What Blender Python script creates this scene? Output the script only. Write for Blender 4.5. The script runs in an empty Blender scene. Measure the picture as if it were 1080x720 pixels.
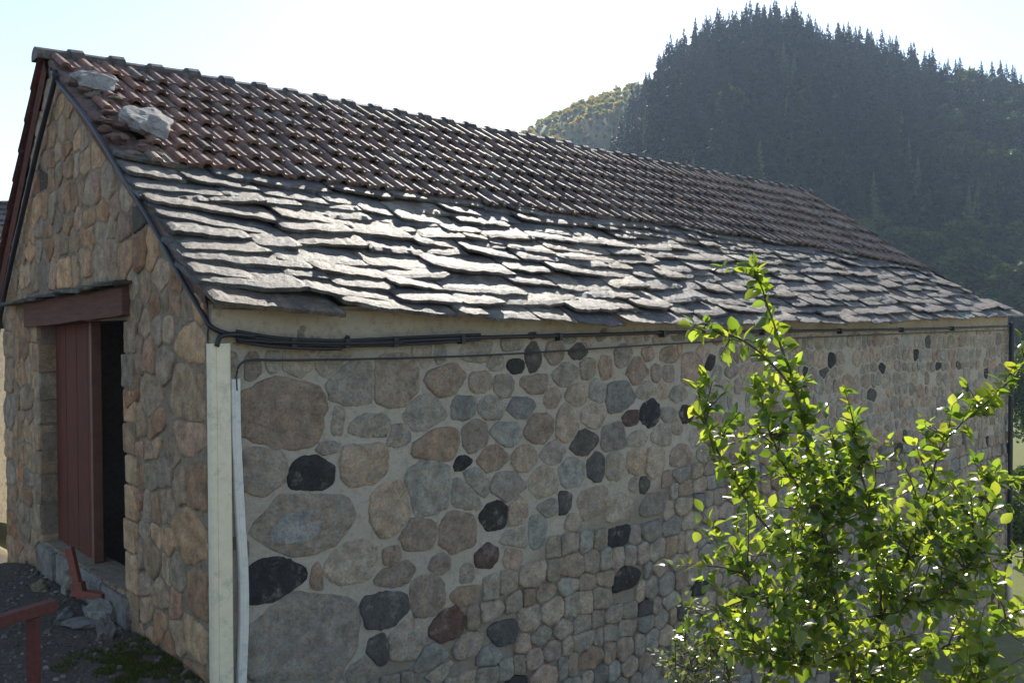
import bpy, bmesh, math, random
import numpy as np
from mathutils import Vector, Matrix, noise
STONES=[(0.553,1.832,0.359,0.259,'b'),(1.131,2.02,0.189,0.152,'g'),(1.58,2.022,0.188,0.182,'gb'),(2.071,2.008,0.196,0.13,'b'),(1.017,1.74,0.05,0.099,'t'),(1.847,1.739,0.247,0.143,'g'),(1.338,1.677,0.215,0.091,'g'),(1.594,1.571,0.132,0.085,'gb'),(1.974,1.456,0.273,0.137,'b'),(0.907,1.53,0.181,0.047,'gb'),(1.254,1.368,0.203,0.158,'t'),(0.391,1.416,0.17,0.158,'gb'),(0.791,1.355,0.169,0.122,'d'),(1.9,1.095,0.22,0.216,'g'),(2.348,1.028,0.217,0.167,'gb'),(2.264,1.271,0.107,0.058,'d'),(1.495,0.986,0.176,0.201,'t'),(0.731,0.983,0.518,0.236,'q'),(1.788,0.728,0.176,0.119,'b'),(2.195,0.677,0.19,0.157,'b'),(1.51,0.604,0.079,0.062,'b'),(1.124,0.608,0.241,0.156,'t'),(1.545,0.434,0.272,0.093,'b'),(0.494,0.609,0.227,0.154,'d'),(0.822,0.556,0.049,0.101,'o'),(1.45,0.168,0.23,0.143,'dg'),(1.872,0.193,0.159,0.16,'b'),(2.005,0.432,0.112,0.081,'b'),(0.689,0.126,0.467,0.378,'q'),(1.355,-0.14,0.086,0.115,'dg'),(1.673,-0.127,0.182,0.15,'t'),(2.083,-0.107,0.207,0.131,'r'),(1.907,-0.331,0.151,0.093,'g'),(2.275,0.114,0.161,0.083,'b'),(2.392,-0.113,0.099,0.101,'b'),(2.325,-0.332,0.162,0.096,'gb'),(1.966,-0.509,0.223,0.073,'g'),(2.435,2.243,0.176,0.092,'g'),(2.857,2.302,0.118,0.056,'gb'),(3.122,2.173,0.093,0.12,'dg'),(3.413,2.202,0.123,0.1,'o'),(3.76,2.212,0.165,0.07,'dg'),(2.646,2.127,0.091,0.06,'g'),(2.903,2.092,0.101,0.061,'d'),(4.14,2.039,0.095,0.106,'o'),(3.869,2.03,0.098,0.09,'gb'),(4.639,1.982,0.181,0.125,'b'),(3.556,1.986,0.173,0.101,'gb'),(4.831,2.157,0.097,0.071,'o'),(5.196,2.137,0.136,0.083,'b'),(4.977,1.938,0.082,0.087,'b'),(5.194,1.929,0.085,0.083,'gb'),(5.633,1.965,0.181,0.156,'p'),(5.967,2.029,0.095,0.083,'d'),(2.477,1.964,0.127,0.08,'gb'),(2.748,1.917,0.11,0.095,'gb'),(3.145,1.914,0.211,0.089,'b'),(3.702,1.775,0.143,0.103,'gb'),(4.023,1.804,0.114,0.105,'g'),(4.376,1.736,0.234,0.152,'bl'),(4.797,1.763,0.153,0.086,'t'),(5.092,1.747,0.084,0.078,'t'),(5.366,1.7,0.166,0.079,'g'),(2.279,1.75,0.118,0.095,'bl'),(2.586,1.738,0.141,0.098,'g'),(2.984,1.702,0.206,0.097,'bl'),(3.371,1.776,0.11,0.086,'o'),(3.579,1.514,0.16,0.166,'t'),(3.951,1.561,0.184,0.114,'t'),(4.527,1.489,0.139,0.07,'r'),(4.876,1.523,0.163,0.138,'d'),(5.192,1.48,0.145,0.078,'g'),(5.506,1.457,0.125,0.091,'d'),(2.395,1.499,0.142,0.126,'b'),(2.78,1.474,0.181,0.1,'g'),(3.191,1.491,0.194,0.121,'b'),(3.809,1.298,0.194,0.118,'dg'),(4.268,1.313,0.201,0.146,'bl'),(4.651,1.258,0.173,0.08,'g'),(5.056,1.262,0.175,0.104,'g'),(2.616,1.275,0.182,0.102,'b'),(3.004,1.233,0.152,0.106,'t'),(3.38,1.248,0.168,0.1,'p'),(3.643,1.025,0.175,0.135,'g'),(4.004,1.04,0.129,0.129,'dg'),(4.281,1.018,0.142,0.137,'g'),(2.37,1.05,0.196,0.142,'g'),(2.787,0.996,0.234,0.134,'gb'),(3.25,0.981,0.184,0.126,'t'),(4.634,1.029,0.141,0.131,'t'),(4.939,0.985,0.156,0.144,'t'),(5.415,1.007,0.176,0.112,'o'),(2.635,0.759,0.165,0.116,'d'),(3.146,0.52,0.137,0.139,'g'),(3.521,0.744,0.099,0.097,'dg'),(4.471,-0.168,0.254,0.12,'d'),(5.751,-0.533,0.203,0.104,'d'),(2.718,-0.336,0.22,0.108,'dg'),(4.936,0.533,0.222,0.113,'bl'),(2.53,0.409,0.123,0.098,'r'),(2.904,0.744,0.143,0.123,'gb'),(3.945,0.684,0.212,0.143,'gb'),(4.339,0.579,0.196,0.128,'t')]
BUSH=[[(1.189,2.976,0.95),(1.175,2.98,1.212),(1.127,2.984,1.475),(1.073,2.989,1.738),(1.031,2.992,1.968),(1.003,2.995,2.132),(0.971,2.997,2.264),(0.926,3.0,2.395),(0.866,2.952,2.542),(0.811,2.904,2.642)],[(0.977,2.997,2.224),(0.917,3.048,2.311),(0.848,3.099,2.387),(0.746,3.1,2.429),(0.655,3.1,2.446)],[(1.095,2.987,1.607),(0.941,2.888,1.699),(0.807,2.84,1.822),(0.717,2.792,1.956),(0.648,2.794,2.079),(0.596,2.797,2.241)],[(1.053,2.99,1.804),(0.965,2.942,1.912),(0.88,2.894,2.048),(0.842,2.895,2.144),(0.83,2.897,2.245)],[(1.175,2.98,1.212),(1.317,3.083,1.408),(1.425,3.136,1.597),(1.519,3.19,1.793),(1.573,3.193,1.968),(1.626,3.194,2.055),(1.776,3.246,2.155),(1.895,3.297,2.24),(1.967,3.299,2.348)],[(1.317,3.083,1.408),(1.259,2.987,1.638),(1.187,2.891,1.856),(1.156,2.893,2.015),(1.134,2.895,2.094)],[(1.425,3.136,1.597),(1.606,3.187,1.653),(1.712,3.189,1.757),(1.793,3.241,1.888)],[(1.175,2.98,1.212),(1.384,3.081,1.238),(1.554,3.082,1.305),(1.707,3.083,1.372),(1.843,3.084,1.439)],[(1.11,2.984,1.475),(0.883,2.785,1.541),(0.777,2.736,1.603),(0.718,2.738,1.679)],[(1.142,2.982,1.311),(0.943,2.782,1.357),(0.821,2.733,1.407),(0.747,2.734,1.468)],[(1.073,2.989,1.738),(1.222,3.191,1.865),(1.225,3.293,1.991)],[(1.317,3.083,1.408),(1.407,2.885,1.537),(1.492,2.837,1.646),(1.54,2.839,1.739)],[(1.19,2.977,1.015),(1.325,2.879,1.125),(1.464,2.781,1.247),(1.525,2.782,1.353)]]
LOWB=[[(0.713,2.974,0.854),(0.698,2.978,1.084),(0.683,2.981,1.281),(0.667,2.984,1.478)],[(0.707,2.976,0.985),(0.622,2.93,1.236),(0.565,2.884,1.431)],[(0.704,2.977,1.051),(0.777,3.03,1.227),(0.825,3.083,1.411)],[(0.698,2.978,1.084),(0.59,2.929,1.172),(0.533,2.882,1.321)],[(0.707,2.976,0.985),(0.874,3.078,1.105),(0.926,3.081,1.274)],[(0.683,2.981,1.281),(0.732,2.983,1.395),(0.743,2.985,1.494)]]
CABLE_R=[(-0.03, 3.299, 4.864), (-0.03, 2.38, 4.325), (-0.03, 1.556, 3.751), (-0.03, 0.851, 3.238), (-0.03, 0.324, 2.824), (-0.03, 0.052, 2.575), (-0.03, -0.294, 2.43)]
CABLE_L=[(-0.04, 3.262, 4.855), (-0.04, 3.842, 4.348), (-0.04, 4.411, 3.788), (-0.04, 5.037, 3.17), (-0.04, 5.641, 2.486), (-0.04, 6.068, 1.63)]
ROCKS=[([-4.564, 8.312], 0.123), ([-4.169, 8.182], 0.193), ([-4.364, 8.836], 0.14), ([-3.861, 7.411], 0.088), ([-3.486, 7.307], 0.193), ([-3.454, 7.555], 0.21), ([-3.613, 7.19], 0.175), ([-3.26, 6.893], 0.158), ([-3.733, 8.054], 0.175)]
MOSS=[[-3.019, 6.5], [-2.649, 6.136], [-2.393, 6.0], [-2.79, 6.224], [-3.004, 6.316], [-2.657, 6.401]]

R=math.radians
rng=random.Random(7)
nr=np.random.default_rng(5)
SC=bpy.context.scene
COL=SC.collection
# ------------------------------------------------------------- camera, sky, sun, exposure
cam=bpy.data.cameras.new('camera'); co=bpy.data.objects.new('camera',cam); COL.objects.link(co)
PITCH=math.atan(15/914.0); ROLL=.006
M=Matrix.Rotation(R(90)-PITCH,4,'X')@Matrix.Rotation(-ROLL,4,'Z')
M.translation=(0,0,2.45); co.matrix_world=M
cam.sensor_width=36; cam.lens=914/1080*36; cam.clip_start=.05; cam.clip_end=6000
cam.dof.use_dof=False
SC.camera=co
SUN_AZ=R(5); SUN_EL=R(32.5)          # azimuth clockwise from +Y
w=bpy.data.worlds.new('World'); SC.world=w; w.use_nodes=True
nt=w.node_tree; bg=nt.nodes['Background']
sky=nt.nodes.new('ShaderNodeTexSky'); sky.sky_type='NISHITA'; sky.sun_disc=False
sky.sun_elevation=SUN_EL; sky.sun_rotation=SUN_AZ
sky.air_density=1.0; sky.dust_density=.3; sky.ozone_density=1.0
nt.links.new(sky.outputs[0],bg.inputs[0]); bg.inputs[1].default_value=.10
sl=bpy.data.lights.new('sun','SUN'); sl.energy=4.8; sl.angle=R(.53); sl.color=(1,.93,.82)
so=bpy.data.objects.new('sun',sl); COL.objects.link(so)
sd=Vector((math.sin(SUN_AZ)*math.cos(SUN_EL),math.cos(SUN_AZ)*math.cos(SUN_EL),math.sin(SUN_EL)))
so.rotation_euler=sd.to_track_quat('Z','Y').to_euler(); so.location=(0,0,60)
SC.view_settings.view_transform='Standard'; SC.view_settings.look='None'
SC.view_settings.exposure=1.2; SC.view_settings.gamma=1; SC.view_settings.use_curve_mapping=False
SC.render.engine='CYCLES'
SC.cycles.max_bounces=8; SC.cycles.transparent_max_bounces=8; SC.cycles.volume_bounces=1
# ------------------------------------------------------------- node helpers
def mat(name):
    m=bpy.data.materials.new(name); m.use_nodes=True
    return m,m.node_tree,m.node_tree.nodes['Principled BSDF']
def N(nt,t,**k):
    n=nt.nodes.new('ShaderNode'+t)
    for a,b in k.items():
        if a[0]=='_': setattr(n,a[1:],b)
        else: n.inputs[a.replace('__',' ')].default_value=b
    return n
def noise_n(nt,scale,detail=5,rough=.6,vec=None):
    n=N(nt,'TexNoise'); n.inputs['Scale'].default_value=scale; n.inputs['Detail'].default_value=detail; n.inputs['Roughness'].default_value=rough
    if vec is None:
        tc=N(nt,'TexCoord'); vec=tc.outputs['Object']
    nt.links.new(vec,n.inputs['Vector']); return n
def ramp(nt,src,stops):
    r=N(nt,'ValToRGB'); e=r.color_ramp.elements
    while len(e)<len(stops): e.new(.5)
    for i,(p,c) in enumerate(stops):
        e[i].position=p; e[i].color=(c,c,c,1) if not isinstance(c,tuple) else (*c,1)
    nt.links.new(src,r.inputs[0]); return r
def mixc(nt,a,b,fac,mode='MIX'):
    m=N(nt,'Mix',_data_type='RGBA',_blend_type=mode)
    for s,i in ((a,6),(b,7)):
        if hasattr(s,'links') or hasattr(s,'is_linked'): nt.links.new(s,m.inputs[i])
        else: m.inputs[i].default_value=(*s,1)
    if isinstance(fac,(int,float)): m.inputs[0].default_value=fac
    else: nt.links.new(fac,m.inputs[0])
    return m.outputs[2]
def bump(nt,p,src,strength,dist,prev=None):
    b=N(nt,'Bump'); b.inputs['Strength'].default_value=strength; b.inputs['Distance'].default_value=dist
    nt.links.new(src,b.inputs['Height'])
    if prev: nt.links.new(prev,b.inputs['Normal'])
    nt.links.new(b.outputs[0],p.inputs['Normal']); return b.outputs[0]
def attr(nt,name='Col'):
    a=N(nt,'Attribute'); a.attribute_name=name; return a.outputs['Color']
def m_stone(name,mot=.35,pit=.5,rough=.92,lich=None,bs=.6,bd=.012,hue=.6):
    m,t,p=mat(name); c=attr(t)
    n1=noise_n(t,9,6); n2=noise_n(t,42,6,.7); n3=noise_n(t,140,3,.7)
    r1=ramp(t,n1.outputs[0],[(.3,1-mot),(.7,1+mot*.7)])
    c=mixc(t,c,r1.outputs[0],1,'MULTIPLY')
    n5=noise_n(t,17,5,.7); r5=ramp(t,n5.outputs[0],[(.36,(1.18,.97,.78)),(.5,(1,1,1)),(.64,(.84,.97,1.06))]); c=mixc(t,c,r5.outputs[0],hue,'MULTIPLY')
    r2=ramp(t,n2.outputs[0],[(.34,.45),(.5,1.0),(.72,1.2)])
    c=mixc(t,c,r2.outputs[0],pit,'MULTIPLY')
    if lich:
        n4=noise_n(t,5.5,7,.75); r4=ramp(t,n4.outputs[0],[(.54,0.),(.68,.7)])
        c=mixc(t,c,lich,r4.outputs[0])
    t.links.new(c,p.inputs['Base Color']); p.inputs['Roughness'].default_value=rough
    p.inputs['Specular IOR Level'].default_value=.35
    b0=bump(t,p,n5.outputs[0],bs,bd*2); b=bump(t,p,n2.outputs[0],bs,bd,b0); bump(t,p,n3.outputs[0],bs*.6,bd*.4,b)
    return m
def m_plain(name,col,rough=.6,var=.2,scale=8,bd=.003,metal=0,spec=.5,stretch=None,dirt=None):
    m,t,p=mat(name); vec=None
    if stretch:
        tc=N(t,'TexCoord'); mp=N(t,'Mapping'); mp.inputs['Scale'].default_value=stretch
        t.links.new(tc.outputs['Object'],mp.inputs['Vector']); vec=mp.outputs[0]
    n=noise_n(t,scale,6,.65,vec); r=ramp(t,n.outputs[0],[(.3,1-var),(.7,1+var)])
    c=mixc(t,col,r.outputs[0],1,'MULTIPLY')
    if dirt:
        n4=noise_n(t,scale*.6,7,.75); r4=ramp(t,n4.outputs[0],[(.52,0.),(.68,.8)]); c=mixc(t,c,dirt,r4.outputs[0])
    t.links.new(c,p.inputs['Base Color']); p.inputs['Roughness'].default_value=rough
    p.inputs['Metallic'].default_value=metal; p.inputs['Specular IOR Level'].default_value=spec
    bump(t,p,n.outputs[0],.5,bd); return m
def m_leaf(name,trans=.45,rough=.38,tcol=(1.5,1.7,.5),spec=.5):
    m,t,p=mat(name); c=attr(t)
    t.links.new(c,p.inputs['Base Color']); p.inputs['Roughness'].default_value=rough
    p.inputs['Specular IOR Level'].default_value=spec
    tr=N(t,'BsdfTranslucent'); c2=mixc(t,c,tcol,1,'MULTIPLY'); t.links.new(c2,tr.inputs['Color'])
    mx=N(t,'MixShader'); mx.inputs[0].default_value=trans
    out=t.nodes['Material Output']
    t.links.new(p.outputs[0],mx.inputs[1]); t.links.new(tr.outputs[0],mx.inputs[2]); t.links.new(mx.outputs[0],out.inputs[0])
    return m
MS=m_stone('wall_stone',mot=.4,pit=.65,lich=(.36,.325,.26),bs=1.0,bd=.02); MG=m_stone('gable_stone',mot=.45,pit=.65)
def m_mortar(name,c1,c2,c3,bd=.01):
    m,t,p=mat(name)
    n1=noise_n(t,1.1,5); n2=noise_n(t,16,7,.7); n3=noise_n(t,90,3)
    c=mixc(t,c1,c2,ramp(t,n1.outputs[0],[(.4,0.),(.62,1.)]).outputs[0])
    c=mixc(t,c,c3,ramp(t,n2.outputs[0],[(.49,0.),(.7,.85)]).outputs[0])
    c=mixc(t,c,attr(t),1,'MULTIPLY')
    t.links.new(c,p.inputs['Base Color']); p.inputs['Roughness'].default_value=.95; p.inputs['Specular IOR Level'].default_value=.15
    b=bump(t,p,n2.outputs[0],.9,bd*2.4); bump(t,p,n3.outputs[0],.6,bd*.4,b); return m
MM=m_mortar('pale_mortar',(.46,.40,.315),(.40,.35,.275),(.29,.245,.18))
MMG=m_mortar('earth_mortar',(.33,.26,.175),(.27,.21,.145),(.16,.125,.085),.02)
MPL=m_mortar('eave_plaster',(.56,.47,.34),(.44,.38,.29),(.30,.245,.17))
MSL=m_stone('lauze_slate',mot=.5,pit=1.0,rough=.62,lich=(.40,.38,.32),bs=1.0,bd=.03)
MSL.node_tree.nodes['Principled BSDF'].inputs['Specular IOR Level'].default_value=.4
MT=m_stone('clay_tile',mot=.4,pit=.7,rough=.7,lich=(.27,.215,.17),bs=.6,bd=.008)
MT.node_tree.nodes['Principled BSDF'].inputs['Specular IOR Level'].default_value=.3
MDECK=m_plain('roof_deck_wood',(.05,.038,.028),.9,.3)
MVER=m_mortar('verge_mortar',(.21,.12,.09),(.30,.22,.18),(.10,.065,.05),.03)
MDOOR=m_plain('brown_paint',(.125,.042,.026),.7,.35,7,.006,stretch=(1,6,.5),spec=.15,dirt=(.075,.045,.033))
MLINT=m_plain('painted_beam',(.125,.058,.04),.8,.3,6,.006,stretch=(1,.6,5),spec=.15)
MDARK=m_plain('dark_wire_and_door_shade',(.02,.02,.022),.4,.3)  # wire's dark metal; on the open door leaf it paints the doorway's shade
MBEIGE=m_plain('beige_plastic',(.76,.66,.46),.42,.08,14,.001,dirt=(.46,.42,.31))
MGREY=m_plain('grey_plastic',(.66,.63,.55),.38,.08,14,.001,dirt=(.38,.39,.38))
MCABLE=m_plain('black_rubber',(.014,.014,.016),.5,.3)
MRAIL=m_plain('brown_metal_paint',(.11,.032,.024),.6,.3,30,.001,spec=.25,dirt=(.06,.03,.022))
MRUST=m_plain('orange_red_paint',(.2,.055,.03),.7,.3,14,.003)
MROCK=m_stone('rock',mot=.4,pit=.6)
MBARK=m_plain('bark',(.09,.065,.045),.85,.35,40,.003)
MLEAF=m_leaf('shrub_leaf',.55,.24,(2.5,2.4,.75),.55); MLEAF2=m_leaf('small_leaf',.4,.3,(1.5,1.6,.7))
MCON=m_leaf('conifer_needles',.08,.7,(1.6,1.7,.5),.15); MDEC=m_leaf('tree_leaves',.32,.6,(1.6,1.7,.5),.2)
MOLV=m_leaf('olive_leaves',.6,.7,(2.4,2.1,.5),.1)
MTRUNK=m_plain('far_bark',(.05,.04,.03),.9,.3)
# ------------------------------------------------------------- mesh builder
class MB:
    def __init__(s): s.v=[];s.f=[];s.m=[];s.c=[];s.sm=[]
    def add(s,vs,fs,mi=0,col=(1,1,1),smooth=False):
        o=len(s.v); s.v.extend([tuple(map(float,p)) for p in vs])
        s.f.extend([tuple(i+o for i in f) for f in fs]); s.m.extend([mi]*len(fs)); s.sm.extend([smooth]*len(fs))
        if isinstance(col,list): s.c.extend(col)
        else: s.c.extend([col]*len(vs))
    def box(s,c,h,mi=0,col=(1,1,1),rot=None,bev=0,jit=0):
        hx,hy,hz=h
        if bev<=0:
            vs=[Vector((x*hx,y*hy,z*hz)) for x in(-1,1) for y in(-1,1) for z in(-1,1)]
            fs=[(0,1,3,2),(4,6,7,5),(0,4,5,1),(2,3,7,6),(0,2,6,4),(1,5,7,3)]
        else:
            bm=bmesh.new(); bmesh.ops.create_cube(bm,size=2)
            for q in bm.verts: q.co=Vector((q.co.x*hx,q.co.y*hy,q.co.z*hz))
            bmesh.ops.bevel(bm,geom=list(bm.edges),offset=bev,segments=2,affect='EDGES',profile=.6)
            vs=[q.co.copy() for q in bm.verts]; bm.verts.index_update()
            fs=[tuple(q.index for q in f.verts) for f in bm.faces]; bm.free()
        if jit: vs=[p+Vector((rng.uniform(-jit,jit),rng.uniform(-jit,jit),rng.uniform(-jit,jit))) for p in vs]
        if rot is not None: vs=[rot@p for p in vs]
        c=Vector(c); s.add([p+c for p in vs],fs,mi,col)
    def tube(s,pts,r,n=8,mi=0,col=(1,1,1),taper=None):
        pts=[Vector(p) for p in pts]; L=len(pts); vs=[];fs=[]
        up=Vector((0.31,.2,.93))
        for i,p in enumerate(pts):
            d=(pts[min(i+1,L-1)]-pts[max(i-1,0)]).normalized()
            a=d.cross(up)
            if a.length<.05: a=d.cross(Vector((1,0,0)))
            a.normalize(); b=d.cross(a)
            rr=r if taper is None else r+(taper-r)*i/(L-1)
            for k in range(n):
                t=2*math.pi*k/n; vs.append(p+(a*math.cos(t)+b*math.sin(t))*rr)
        for i in range(L-1):
            for k in range(n): fs.append((i*n+k,i*n+(k+1)%n,(i+1)*n+(k+1)%n,(i+1)*n+k))
        fs.append(tuple(range(n))[::-1]); fs.append(tuple((L-1)*n+k for k in range(n)))
        s.add(vs,fs,mi,col,True)
    def mesh(s,name,mats):
        me=bpy.data.meshes.new(name); me.from_pydata(s.v,[],s.f)
        for m in mats: me.materials.append(m)
        me.polygons.foreach_set('material_index',np.array(s.m,dtype=np.int32))
        me.polygons.foreach_set('use_smooth',np.array(s.sm,dtype=bool))
        a=me.color_attributes.new('Col','FLOAT_COLOR','POINT')
        cc=np.ones((len(s.v),4),dtype=np.float32); cc[:,:3]=np.array([c[:3] for c in s.c],dtype=np.float32)
        a.data.foreach_set('color',cc.ravel()); me.update(); return me
    def build(s,name,mats,parent=None):
        o=bpy.data.objects.new(name,s.mesh(name,mats)); COL.objects.link(o)
        if parent: o.parent=parent
        return o
def tag(o,label,cat,group=None,kind=None):
    if label: o['label']=label
    if cat: o['category']=cat
    if group: o['group']=group
    if kind: o['kind']=kind
    return o
def empty(name,loc,rz=0):
    o=bpy.data.objects.new(name,None); COL.objects.link(o); o.location=loc; o.rotation_euler=(0,0,rz); o.empty_display_size=.2; return o
def spline(pts,n=6):
    P=[Vector(p) for p in pts]; P=[P[0]*2-P[1]]+P+[P[-1]*2-P[-2]]; out=[]
    for i in range(1,len(P)-2):
        for k in range(n):
            t=k/n; a,b,c,d=P[i-1:i+3]
            out.append(.5*((2*b)+(c-a)*t+(2*a-5*b+4*c-d)*t*t+(3*b-a-3*c+d)*t**3))
    out.append(P[-2]); return out
def fbm(x,y,z=0,o=4):
    return noise.fractal(Vector((x,y,z)),1.0,2.0,o)
def lerp(a,b,t): return a+(b-a)*t
def sstep(a,b,x):
    t=min(max((x-a)/(b-a),0),1); return t*t*(3-2*t)
def icorock(mb,c,r,sc=(1,1,1),col=(.3,.3,.3),sub=3,rough=.25,cuts=5,mi=0):
    bm=bmesh.new(); bmesh.ops.create_icosphere(bm,subdivisions=sub,radius=1)
    sd=rng.uniform(0,99); pl=[(Vector((rng.gauss(0,1),rng.gauss(0,1),rng.gauss(0,1))).normalized(),rng.uniform(.55,.85)) for _ in range(cuts)]
    rz=Matrix.Rotation(rng.uniform(0,6.3),3,'Z')
    vs=[]
    for q in bm.verts:
        p=q.co.copy()
        for n,d in pl:
            k=p.dot(n)
            if k>d: p-=n*(k-d)
        p*=1+rough*fbm(p.x*1.6+sd,p.y*1.6,p.z*1.6)*.5
        p=Vector((p.x*sc[0],p.y*sc[1],p.z*sc[2]))*r
        vs.append(rz@p+Vector(c))
    bm.verts.index_update(); fs=[tuple(q.index for q in f.verts) for f in bm.faces]; bm.free()
    mb.add(vs,fs,mi,col,False)
# ------------------------------------------------------------- building frame
BO=Vector((-2.1,6.0,0)); BA=math.atan2(.678,.735)
BD=Vector((math.cos(BA),math.sin(BA),0)); BG=Vector((-math.sin(BA),math.cos(BA),0))
def W(p): return BO+BD*p[0]+BG*p[1]+Vector((0,0,p[2]))
def toB(x,y): q=Vector((x,y,0))-BO; return q.dot(BD),q.dot(BG)
def interp(x,xs,ys): return float(np.interp(x,xs,ys))
RY=3.68                     # ridge line, from the front wall
def zr(X): return interp(X,[-.1,1,2.6,6,9.8,14.7],[5.20,5.225,5.27,5.29,5.31,5.33])
def ze(X): return interp(X,[-.1,1.2,2.9,4.8,9,12,16.2],[2.545,2.51,2.46,2.42,2.44,2.49,2.58])
TE=-.28
def S(X,t):                 # top of the front slope
    k=(t-TE)/(RY-TE); z=lerp(ze(X),zr(X),k)
    z+=.035*math.exp(-((t-TE)/.28)**2)
    return Vector((X,t,z))
def xedge(t): return interp(t,[-.3,-.1,.1,.5,.95,1.7,3.0,3.7],[16.15,15.95,15.4,15.0,14.78,14.75,14.85,14.85])
SL=math.atan(.70)
DN=Vector((0,-math.cos(SL),-math.sin(SL))); NU=Vector((0,-math.sin(SL),math.cos(SL)))
def gz_front(X): return interp(X,[-8,0,.5,1.2,3,8,16,30],[0,-.05,-.75,-1.35,-1.8,-2.6,-3.3,-4.2])
# ------------------------------------------------------------- ground and hills
SKY_X=[-1500,-300,200,440,520,560,600,660,700,760,830,870,950,1000,1080,1300,1700,2400]
def hill_z(x,y):
    r=math.hypot(x,y)
    if y<=1: return 0
    px=540+914*x/y
    # conifer hill, ridge about 250 m off
    ysk=interp(px,[440,560,640,665,700,760,830,870,950,1000,1080,1300,1700],[330,262,182,140,86,56,46,68,86,104,114,140,240])
    top=2.45+(343-ysk)/914*250
    h1=top*sstep(75,250,y)*interp(px,[480,640,3000],[.0,1,1])-0
    if y>250: h1=top*(1-.15*sstep(250,420,y))*interp(px,[480,640,3000],[.0,1,1])
    # olive hill behind, ridge about 480 m off
    ysk2=interp(px,[-600,0,300,440,545,575,600,660,720,800,1400],[345,335,310,215,146,124,112,93,80,90,300])
    top2=2.45+(343-ysk2)/914*340
    h2=top2*sstep(150,340,y)
    if y>340: h2=top2*(1-.2*sstep(340,600,y))
    return max(h1,h2)
def gz(x,y):
    X,Y=toB(x,y)
    loc=lerp(0,gz_front(X),sstep(-.15,.3,X))
    if Y>5.0 : loc=loc-.0
    if X<0.3: loc-=.06*sstep(1.0,4.5,Y)+.25*sstep(4.4,6,Y)*sstep(.4,-.1,X)
    r=math.hypot(x,y)
    far=-5.0*sstep(20,60,r)
    loc=lerp(loc,-5.0,sstep(22,60,r))
    if r>1.2 and X<.3: loc+=.02*fbm(x*1.3,y*1.3)
    b=.8*math.exp(-((x+.1)**2+(y+1.2)**2)/1.6)
    return loc+b+hill_z(x,y)+(.8*fbm(x*.05,y*.05)*sstep(40,90,r))
mb=MB(); angs=[]
a=-180.0
while a<180:
    angs.append(a); a+= .5 if abs(a)<42 else 3.0
rad=[.4]
while rad[-1]<1500: rad.append(rad[-1]*1.045+.04)
vs=[(0,0,gz(0,0))]; fs=[]; na=len(angs)
for r in rad:
    for a in angs:
        x,y=r*math.sin(R(a)),r*math.cos(R(a)); vs.append((x,y,gz(x,y)))
for k in range(na): fs.append((0,1+(k+1)%na,1+k))
for i in range(len(rad)-1):
    for k in range(na):
        fs.append((1+i*na+k,1+i*na+(k+1)%na,1+(i+1)*na+(k+1)%na,1+(i+1)*na+k))
mb.add(vs,fs,0,(1,1,1),True)
mg,t,p=mat('ground')
geo=N(t,'NewGeometry'); sep=N(t,'SeparateXYZ'); t.links.new(geo.outputs['Position'],sep.inputs[0])
n1=noise_n(t,26,7,.75); n2=noise_n(t,.35,6); n3=noise_n(t,2.2,6,.7)
grav=mixc(t,(.16,.13,.10),(.07,.056,.042),ramp(t,n1.outputs[0],[(.38,0.),(.62,1.)]).outputs[0])
grav=mixc(t,grav,(.09,.075,.055),ramp(t,n3.outputs[0],[(.45,0.),(.6,.7)]).outputs[0])
vd=N(t,'VectorMath',_operation='DOT_PRODUCT'); t.links.new(geo.outputs['Position'],vd.inputs[0]); vd.inputs[1].default_value=tuple(BD)
mrx=N(t,'MapRange'); k0=BO.dot(BD); mrx.inputs[1].default_value=k0; mrx.inputs[2].default_value=k0+.8; t.links.new(vd.outputs['Value'],mrx.inputs[0])
dry_bounce=mixc(t,(.27,.23,.13),(.20,.185,.08),ramp(t,n3.outputs[0],[(.4,0.),(.6,1.)]).outputs[0])  # ground before the wall, out of view, made pale to bounce sun onto it
grav=mixc(t,grav,dry_bounce,mrx.outputs[0])
grass=mixc(t,(.10,.125,.03),(.15,.15,.05),n2.outputs[0])
forest=mixc(t,(.02,.028,.011),(.04,.045,.018),n2.outputs[0])
olive=mixc(t,(.12,.135,.035),(.19,.165,.05),ramp(t,noise_n(t,.06,5).outputs[0],[(.4,0.),(.6,1.)]).outputs[0])
def rng_y(a,b):
    mr=N(t,'MapRange'); mr.inputs[1].default_value=a; mr.inputs[2].default_value=b; t.links.new(sep.outputs[1],mr.inputs[0]); return mr.outputs[0]
c=mixc(t,grav,grass,rng_y(15,19)); c=mixc(t,c,forest,rng_y(66,80)); c=mixc(t,c,olive,rng_y(252,275))
t.links.new(c,p.inputs['Base Color']); p.inputs['Roughness'].default_value=.95; p.inputs['Specular IOR Level'].default_value=.15
bump(t,p,n1.outputs[0],.9,.03)
tag(mb.build('ground',[mg]),None,None,kind='structure')
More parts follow.
